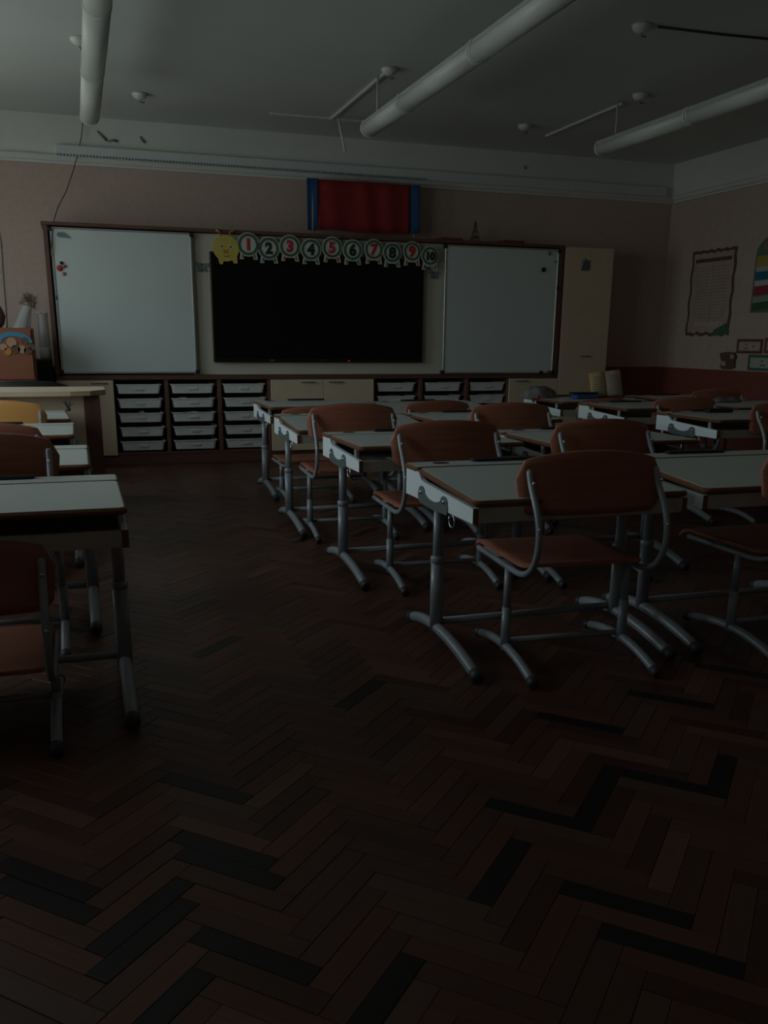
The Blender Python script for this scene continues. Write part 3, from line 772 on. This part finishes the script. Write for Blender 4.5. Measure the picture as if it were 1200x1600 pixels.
a, b = zc(1028, 42, 2.614), zc(1230, 64, 2.614)
tag(MB().tube([a, (a+b)/2+Vector((0, .01, 0)), b], .006, 6).build('ceiling_cable', M['cable']), 'dark cable running right along the ceiling from a rosette', 'cable')

# hanging wire from the ceiling to the board frame, peeling bits, wall cord
pts = [(130, 186), (127, 215), (121, 243), (114, 268), (103, 300), (90, 325), (84, 345), (83, 357), (80, 385), (79, 400)]
pp = []
for i, (px, py) in enumerate(pts): pp.append(unproj_wall(px, py, 7.86 if i < 3 else 7.88-(i-2)*.055 if i < 7 else UY-.034))
tag(MB().tube(pp, .0035, 6).build('hanging_wire', M['cable']), 'thin dark wire hanging from the ceiling to the top left corner of the left whiteboard', 'wire')
pp = [unproj_wall(px, py, WB-.008) for px, py in ((-6, 340), (1, 380), (4, 430), (8, 480), (11, 530), (12, 570))]
tag(MB().tube(pp, .0045, 6).build('pale_cable', M['cablew']), 'pale cord running down the wall at the left edge', 'cord')
for pts_, lb in (([(152, 205), (160, 213), (167, 220)], 'dark peeled strip, leftmost on the white frieze'), ([(169, 221), (177, 219), (184, 221)], 'short dark twig-like scrap stuck on the white frieze'), ([(219, 213), (222, 219), (227, 223)], 'small dark hook-shaped scrap on the white frieze below a rosette'), ([(820, 259), (821, 264)], 'tiny dark scrap on the frieze right of the flag')):
    q = [unproj_wall(px, py, WB-.026) for px, py in pts_]
    tag(MB().tube(q, [.005]+[.009]*(len(q)-1), 6).build('wall_scrap', M['bracket']), lb, 'scrap')

# ---------------------------------------------------------------- right wall pictures
def rw(px, py): # on right wall
    cam = SC.camera; d = cam.matrix_world.to_3x3() @ Vector(((px-600)/1400, -(py-923)/1400, -1)); return Vector((0, 0, 1))+d*((WR-.004)/d.x)
XW = WR-.001
po = thing('timetable_poster', (XW, 0, 0), 'parchment-coloured class list poster with brown ragged border on the right wall', 'poster')
y0, y1, z0, z1 = 6.90, 7.515, 1.065, 1.81
out = []
nrag = 12
for k in range(nrag): out.append((y0+(y1-y0)*k/nrag, z0+.012*math.sin(k*2.3)))
for k in range(nrag): out.append((y1+.010*math.sin(k*1.7), z0+(z1-z0)*k/nrag))
for k in range(nrag): out.append((y1-(y1-y0)*k/nrag, z1+.008*math.sin(k*2.9)))
for k in range(nrag): out.append((y0+.010*math.sin(k*1.9), z1-(z1-z0)*k/nrag))
MB().prism(out, 'x', -.003, 0).build('border', M['brown'], po)
MB().prism([((y0+y1)/2+(a-(y0+y1)/2)*.90, (z0+z1)/2+(b-(z0+z1)/2)*.93) for a, b in out], 'x', -.0045, -.003).build('sheet', M['parch'], po)
MB().box(-.006, -.0045, y0+.06, y1-.06, z1-.105, z1-.072).build('title_band', M['brown'], po)
b = MB()
for k in range(17):
    for (ya, yb) in ((y0+.07, y0+.29), (y0+.33, y1-.08)): b.box(-.0055, -.0045, ya, yb, z0+.155+k*.0275, z0+.158+k*.0275)
b.box(-.0055, -.0045, y0+.30, y0+.304, z0+.14, z1-.12); b.build('ruled_lines', M['ink'], po)
b = MB()
for k in range(9): b.box(-.0055, -.0045, y0+.10+k*.045, y0+.128+k*.045, z0+.085, z0+.115+.01*(k % 2))
b.build('caption_band', mat('caption', (.62, .50, .44), .8), po)
MB().prism([(y0+.0, z0+.01), (y0+.24, z0-.005), (y0+.20, z0+.05), (y0+.10, z0+.085), (y0+.01, z0+.12)], 'x', -.0065, -.0045).build('leaf_print', M['grn'], po)

cp = thing('coloured_poster', (XW, 0, 0), 'arched poster with yellow, blue, white and red bands at the right picture edge', 'poster')
ya, yb, za, zb = 6.02, 6.655, 1.25, 1.72
arch = [(ya, za), (yb, za), (yb, zb)]+[((ya+yb)/2+(yb-ya)/2*math.cos(R(a)), zb+.17*math.sin(R(a))) for a in range(15, 180, 15)]+[(ya, zb)]
MB().prism(arch, 'x', -.004, 0).build('backing', mat('green_edge', (.14, .20, .13), .7), cp)
def band(n, c, zl, zh, wav=0):
    N = 10; pts = [(ya+.02+(yb-ya-.04)*k/N, zl+wav*math.sin(k*1.1)) for k in range(N+1)]+[(yb-.02-(yb-ya-.04)*k/N, zh+wav*math.sin((N-k)*1.1+1)) for k in range(N+1)]
    MB().prism(pts, 'x', -.0055, -.004).build(n, mat('print_'+n, c, .6, noise=.05), cp)
band('green_band', (.05, .11, .06), za+.02, za+.085, .006); band('grey_band', (.30, .38, .33), za+.085, za+.135, .006)
band('red_band', (.36, .035, .05), za+.145, za+.215, .006); band('white_band', (.55, .52, .52), za+.218, za+.262, .004)
band('blue_band', (.02, .15, .27), za+.268, za+.330); band('pale_band', (.46, .50, .45), za+.331, za+.372); band('yellow_band', (.46, .33, .06), za+.374, za+.455)
b = MB()
for k in range(5): disc_pts = [(ya+.12+k*.10+.035*math.cos(a), zb+.055+.03*math.sin(a)) for a in [2*math.pi*i/10 for i in range(10)]]; b.prism(disc_pts, 'x', -.0055, -.004)
b.build('emblem_dots', mat('print_mauve', (.30, .16, .20), .7), cp)
def frame(ya, yb, za, zb, mt, lb, pic):
    t = thing('framed_picture', (XW, 0, 0), lb, 'picture'); w_ = .022
    MB().box(-.012, 0, ya, yb, za, za+w_, .002).box(-.012, 0, ya, yb, zb-w_, zb, .002).box(-.012, 0, ya, ya+w_, za+w_, zb-w_, .002).box(-.012, 0, yb-w_, yb, za+w_, zb-w_, .002).build('frame', mt, t)
    MB().box(-.006, -.0005, ya+w_, yb-w_, za+w_, zb-w_).build('print', pic, t)
    q = (yb-ya)
    for k, (u, v, s_) in enumerate(((.3, .5, .10), (.6, .62, .07), (.55, .35, .14))):
        MB().box(-.007, -.006, ya+q*(u), ya+q*(u)+s_*q, za+(zb-za)*v-.008, za+(zb-za)*v+.006).build('print_mark', M['ink'], t)
frame(6.45, 6.765, .915, 1.035, M['edge'], 'small red-framed card on the right wall, left of the pair of upper frames', mat('pale_pink_print', (.48, .38, .36), .8))
frame(6.10, 6.42, .92, 1.045, M['edge'], 'red-framed card at the very right edge above the green-framed one', mat('pale_pink_print', (.48, .38, .36), .8))
frame(6.13, 6.60, .775, .905, M['grn'], 'dark-framed pale card lowest at the right picture edge', mat('pale_green_print', (.42, .46, .40), .8))
bt = thing('boot_ornament', (XW, 6.86, .85), 'dark felt ornament hanging low on the right wall beside the frames', 'ornament')
MB().prism([(-.10, -.06), (-.04, -.075), (.06, -.075), (.09, -.05), (.075, -.01), (.10, .03), (.11, .06), (.02, .075), (-.08, .07), (-.11, .03), (-.095, 0)], 'x', -.02, 0).build('felt_body', M['brown'], bt)
MB().prism([(.02, -.05), (.07, -.045), (.075, -.012), (.03, -.005), (.01, -.03)], 'x', -.026, -.02).build('patch', M['parch'], bt)
MB().prism([(-.09, .02), (-.05, .015), (-.045, .05), (-.08, .055)], 'x', -.026, -.02).build('patch', M['parch'], bt)

# ---------------------------------------------------------------- teacher's corner, left
td = thing('teacher_desk', (0, 0, 0), 'cream teacher desk with rounded top and dark brown end panel at the left', 'desk')
top = [(-1.35, 5.60), (-.30, 5.58), (-.05, 5.59), (.06, 5.64), (.125, 5.73), (.150, 5.80), (.150, 6.16), (-1.35, 6.16)]
b = MB().loft([[(x, y, z) for x, y in top] for z in (.668, .672, .692, .695)], True)
b.build('desktop', M['cream'], td)
MB().prism([(x+.0, y) for x, y in [(-1.351, 5.598), (-.30, 5.578), (-.05, 5.588), (.0605, 5.638), (.1265, 5.729), (.152, 5.80), (.148, 5.80), (.122, 5.733), (.057, 5.645), (-.05, 5.593), (-.30, 5.583), (-1.351, 5.603)]], 'z', .665, .6685).build('edge_band', M['edge'], td)
MB().box(-1.28, .020, 5.70, 5.716, .03, .667, .001).build('front_panel', M['cream'], td)
MB().box(.020, .112, 5.69, 6.12, 0, .667, .003).build('end_panel', M['mahog'], td)
MB().box(-1.32, -1.29, 5.69, 6.12, 0, .667, .003).build('end_panel', M['mahog'], td)
MB().lathe([(.008, 0), (.008, .003), (.003, .004)], seg=10, m=Matrix.Translation((-.255, 5.598, .682)) @ Matrix.Rotation(R(90), 4, 'X')).build('screw_cap', M['brown'], td)

oc = thing('office_chair', (-.33, 6.50, 0), 'black office chair with low rounded back behind the teacher desk', 'chair')
def ob(u, v):
    q = u*2-1; X = q*.31; top_ = .715-.055*abs(q)**3.0
    return (X, .05*q*q, .46+(top_-.46)*v)
MB().grid(ob, 16, 6, (0, .04, 0)).build('backrest', M['black'], oc)
slab(MB(), .46, .44, .38, .44, .08, .012, 0, -.20 if False else .27).build('seat', M['black'], oc)
MB().tube([(0, .27, .10), (0, .27, .38)], .022, 12).build('gas_column', M['bracket'], oc)
MB().tube([(0, .27, .37), (0, .03, .385), (0, -.0, .50)], .016, 8).build('back_bracket', M['bracket'], oc)
for k in range(5):
    a = R(72*k+18); b = MB().tube([(0, .27, .11), (.24*math.cos(a), .27+.24*math.sin(a), .065)], [.02, .012], 8)
    lo = b.build('base_arm', M['black'], oc)
    MB().lathe([(.004, -.012), (.026, -.010), (.026, .010), (.004, .012)], seg=12, m=Matrix.Translation((.24*math.cos(a), .27+.24*math.sin(a), .0265)) @ Matrix.Rotation(R(90), 4, 'X')).build('caster', M['black'], lo)

# orange-brown board (back of a display cabinet) with stickers
oc2 = thing('orange_cabinet', (0, 0, 0), 'orange-brown wooden cabinet with a colourful sticker at the left edge', 'cabinet')
MB().box(-.95, -.288, 7.10, 7.42, 0, 1.057, .004).build('carcass', M['orange'], oc2)
dd = MB().box(-.94, -.297, 7.088, 7.0995, .70, 1.047, .002).build('door', M['orange'], oc2)
MB().box(-.94, -.297, 7.088, 7.0995, .05, .69, .002).build('door', M['orange'], oc2)
st = thing('round_sticker', (-.385, 7.087, .955), 'blue sticker with yellow and brown flower shapes on the orange cabinet', 'sticker')
arcp = [(.125*math.cos(R(a))-.03, .075*math.sin(R(a))) for a in range(0, 181, 15)]+[(.085*math.cos(R(a))-.03, .045*math.sin(R(a))) for a in range(180, -1, -15)]
MB().prism(arcp, 'y', -.003, -.0001).build('blue_arc', M['cyan'], st)
for (sx, sz, r_, mt, n) in ((-.045, .002, .035, 'skin', 'petal'), (.02, -.045, .028, 'skin', 'petal'), (-.10, -.03, .025, 'skin', 'petal'), (-.02, -.045, .030, 'brown', 'leaf'), (.06, -.055, .028, 'brown', 'leaf'), (-.075, -.06, .026, 'yeld', 'petal'), (.09, -.03, .022, 'brown', 'leaf'), (.045, .012, .026, 'brown', 'leaf')):
    disc(MB(), sx, sz, r_, -.0045, -.003, 10).build(n, M[mt], st)
# dark low cupboard behind, with wrapped dry bouquets
dc = thing('dark_cupboard', (0, 0, 0), 'dark low cupboard between the orange cabinet and the wall unit', 'cabinet')
MB().box(-.62, -.185, 7.48, 7.86, 0, .83, .004).build('carcass', M['black'], dc)
MB().box(-.61, -.41, 7.468, 7.479, .05, .82, .002).build('door', M['black'], dc)
MB().box(-.40, -.192, 7.468, 7.479, .05, .82, .002).build('door', M['black'], dc)
def bouquet(base, tip, r0, r1, label, plume=True, dark=False):
    t = thing('dried_bouquet', tuple(base), label, 'bouquet')
    d = Vector(tip)-Vector(base); b = MB()
    n = 16; ax = d.normalized(); a = ax.cross(Vector((0, 1, 0))).normalized(); c = ax.cross(a)
    loops = []
    for k in range(7):
        u = k/6; r = r0+(r1-r0)*u
        loops.append([tuple(d*u+(a*math.cos(2*math.pi*i/n)+c*math.sin(2*math.pi*i/n))*r*(1+.10*math.sin(i*3.1+u*5))) for i in range(n)])
    b.loft(loops, False, smooth=True).build('wrapping', M['vinyl'], t)
    sb = MB()
    for k in range(7):
        an = 2*math.pi*k/7; o_ = (a*math.cos(an)+c*math.sin(an))
        sb.tube([o_*r0*.4, d*.9+o_*r1*.7], .003, 5)
    sb.build('stems', M['dry'], t)
    if plume:
        rr = random.Random(5); pl = MB()
        for k in range(260):
            an = rr.uniform(0, 6.28); h = rr.uniform(.0, 1); rad = rr.uniform(0, 1)*(r1+.035)*(1-.4*h)
            p0 = d*(.93)+ax*h*.09+(a*math.cos(an)+c*math.sin(an))*rad
            p1 = p0+ax*.02+(a*math.cos(an)+c*math.sin(an))*.02+Vector((rr.uniform(-.01, .01), rr.uniform(-.01, .01), rr.uniform(-.01, .01)))
            s_ = (p1-p0).cross(Vector((0, 1, 0))).normalized()*.0035
            pl.add([p0-s_, p0+s_, p1, p0+Vector((0, .004, 0))], [[0, 1, 2], [1, 3, 2], [3, 0, 2]])
        o = pl.build('plumes', M['dry'], t); o['kind'] = 'stuff'
    return t
bouquet(Vector((-.44, 7.60, .872)), Vector((-.315, 7.62, 1.24)), .095, .028, 'slanting paper-wrapped dried bouquet behind the orange cabinet', True)
vs = thing('wrapped_vase', (-.225, 7.66, .8305), 'upright clear-wrapped vase with white base band beside the left whiteboard', 'vase')
MB().lathe([(.038, 0), (.042, .004), (.043, .085), (.040, .088)], seg=18).build('base_band', M['paper'], vs)
b = MB().lathe([(.040, .088), (.040, .20), (.036, .30), (.042, .35)], seg=18, cap=False); b.build('wrapping', M['vinyl'], vs)
MB().tube([(0, 0, .09), (.004, 0, .34)], .012, 8).build('stem', M['dry'], vs)
b = MB()
for k in range(6):
    a = 2*math.pi*k/6; b.grid(lambda u, v, a=a: (math.cos(a)*(.02+.035*v)+(u-.5)*.03*-math.sin(a), math.sin(a)*(.02+.035*v)+(u-.5)*.03*math.cos(a), .335+.03*v*(1-v*.8)), 2, 3, (0, 0, .002))
b.build('ruffle', M['paper'], vs)
dv = thing('dark_vase', (-.525, 7.27, 1.0575), 'dark rounded vase at the very left edge on the orange cabinet', 'vase')
MB().lathe([(.03, 0), (.05, .03), (.062, .08), (.045, .13), (.022, .17), (.026, .19)], seg=18).build('vase_body', M['brown'], dv)

# ---------------------------------------------------------------- things on the right-hand desks
LZ = .5912
bag = thing('plastic_bag', (3.27, 6.15, LZ), 'crumpled grey bag heaped on the left end of the desk with the book stand', 'bag')
def bl(u, v):
    a = 2*math.pi*u; ph = v*math.pi*.5
    r = (math.cos(ph)**.6)*(1+.12*math.sin(3*a+1)+.07*math.sin(7*a+5*v)); return (.130*r*math.cos(a)-.01*v, .085*r*math.sin(a), .085*math.sin(ph)*(1+.16*math.cos(ph)*math.sin(5*a+8*v)))
b = MB(); b.grid(bl, 28, 9); b.build('bag_body', M['baghue'], bag)
MB().box(-.06, .0, -.092, -.080, .0, .022, .003).build('red_tag', M['digr'], bag)
cs = thing('pencil_case', (3.56, 5.98, LZ), 'blue pencil case with black flap on the desk below the tall cupboard', 'pencil case')
slab(MB(), .20, .09, 0, .032, .02, .010).build('case_body', M['blue2'], cs)
slab(MB(), .22, .075, .0325, .046, .018, .005, 0, .02).build('flap', M['black'], cs)
bs = thing('book_stand', (3.775, 6.02, LZ), 'tilted open book with yellowish pages on a stand, before the tall cupboard', 'book', R(-14))
m = Matrix.Rotation(R(-16), 4, 'X') @ Matrix.Rotation(R(-6), 4, 'Y')
for s, n in ((-1, 'left_page'), (1, 'right_page')):
    def pg(u, v, s=s): return (s*(.002+u*.118), -.012-.016*math.sin(math.pi*u)*1.0, .012+v*.185)
    MB().grid(pg, 8, 2, (0, .006, 0), m=m).build('page_block', M['bookp'] if s < 0 else M['parch'], bs)
MB().box(-.128, .128, .0, .006, .004, .205, .002, m=m).build('cover', M['yeld'], bs)
MB().box(-.11, .11, -.035, .012, .0, .010, .002).build('ledge', M['edged'], bs)
MB().tube([(0, .02, .13), (0, .085, .004)], .005, 6).build('prop', M['bracket'], bs)
b = MB()
for k in range(7): b.box(-.10, -.02, -.0318, -.0300, .05+k*.018, .053+k*.018, m=m).box(.02, .10, -.0318, -.0300, .05+k*.018, .053+k*.018, m=m)
b.build('text_lines', M['ink'], bs)
b = thing('paper_heap', (4.40, 5.46, LZ), 'crumpled pale papers on the desk by the right wall', 'paper')
MB().grid(lambda u, v: ((u-.5)*.20, (v-.5)*.12, .010+.016*(math.sin(math.pi*u)*math.sin(math.pi*v))**.5*(1.2+math.sin(11*u+7*v)*math.cos(9*v))), 12, 8, (0, 0, -.006)).build('sheet', M['baghue'], b)
t = thing('pencil_box', (3.70, 4.64, LZ), 'dark slim pencil box on the nearest right-hand side-panel desk', 'pencil box')
slab(MB(), .18, .05, 0, .024, .010, .006).build('box_body', M['black'], t)
# things in the open compartments and on near desks
t = thing('exercise_book', (1.33, 3.62, .4975), 'thin pale exercise book inside the desk with the bright side panel', 'book')
MB().box(-.08, .08, -.11, .11, 0, .006, .001).build('cover', M['grey'], t)
MB().box(-.078, .079, -.108, .108, .0062, .010, .001).build('pages', M['paper'], t)
t = thing('leather_case', (1.55, 3.60, .4975), 'dark pencil case lying inside the desk with the bright side panel', 'pencil case')
slab(MB(), .16, .07, 0, .026, .02, .008).build('case_body', M['black'], t)
t = thing('pot_plant_sprig', (-.07, 5.50, LZ), 'small dark sprig standing on the turned desk before the teacher desk', 'plant')
MB().lathe([(.012, 0), (.016, .004), (.014, .02)], seg=10).build('holder', M['brown'], t)
b = MB()
for k in range(6):
    a = k*1.1; b.tube([(0, 0, .018), (.018*math.cos(a), .01*math.sin(a), .035+.004*k), (.034*math.cos(a), .02*math.sin(a), .042+.006*k)], [.002, .004, .001], 5)
b.build('twigs', M['grn'], t)
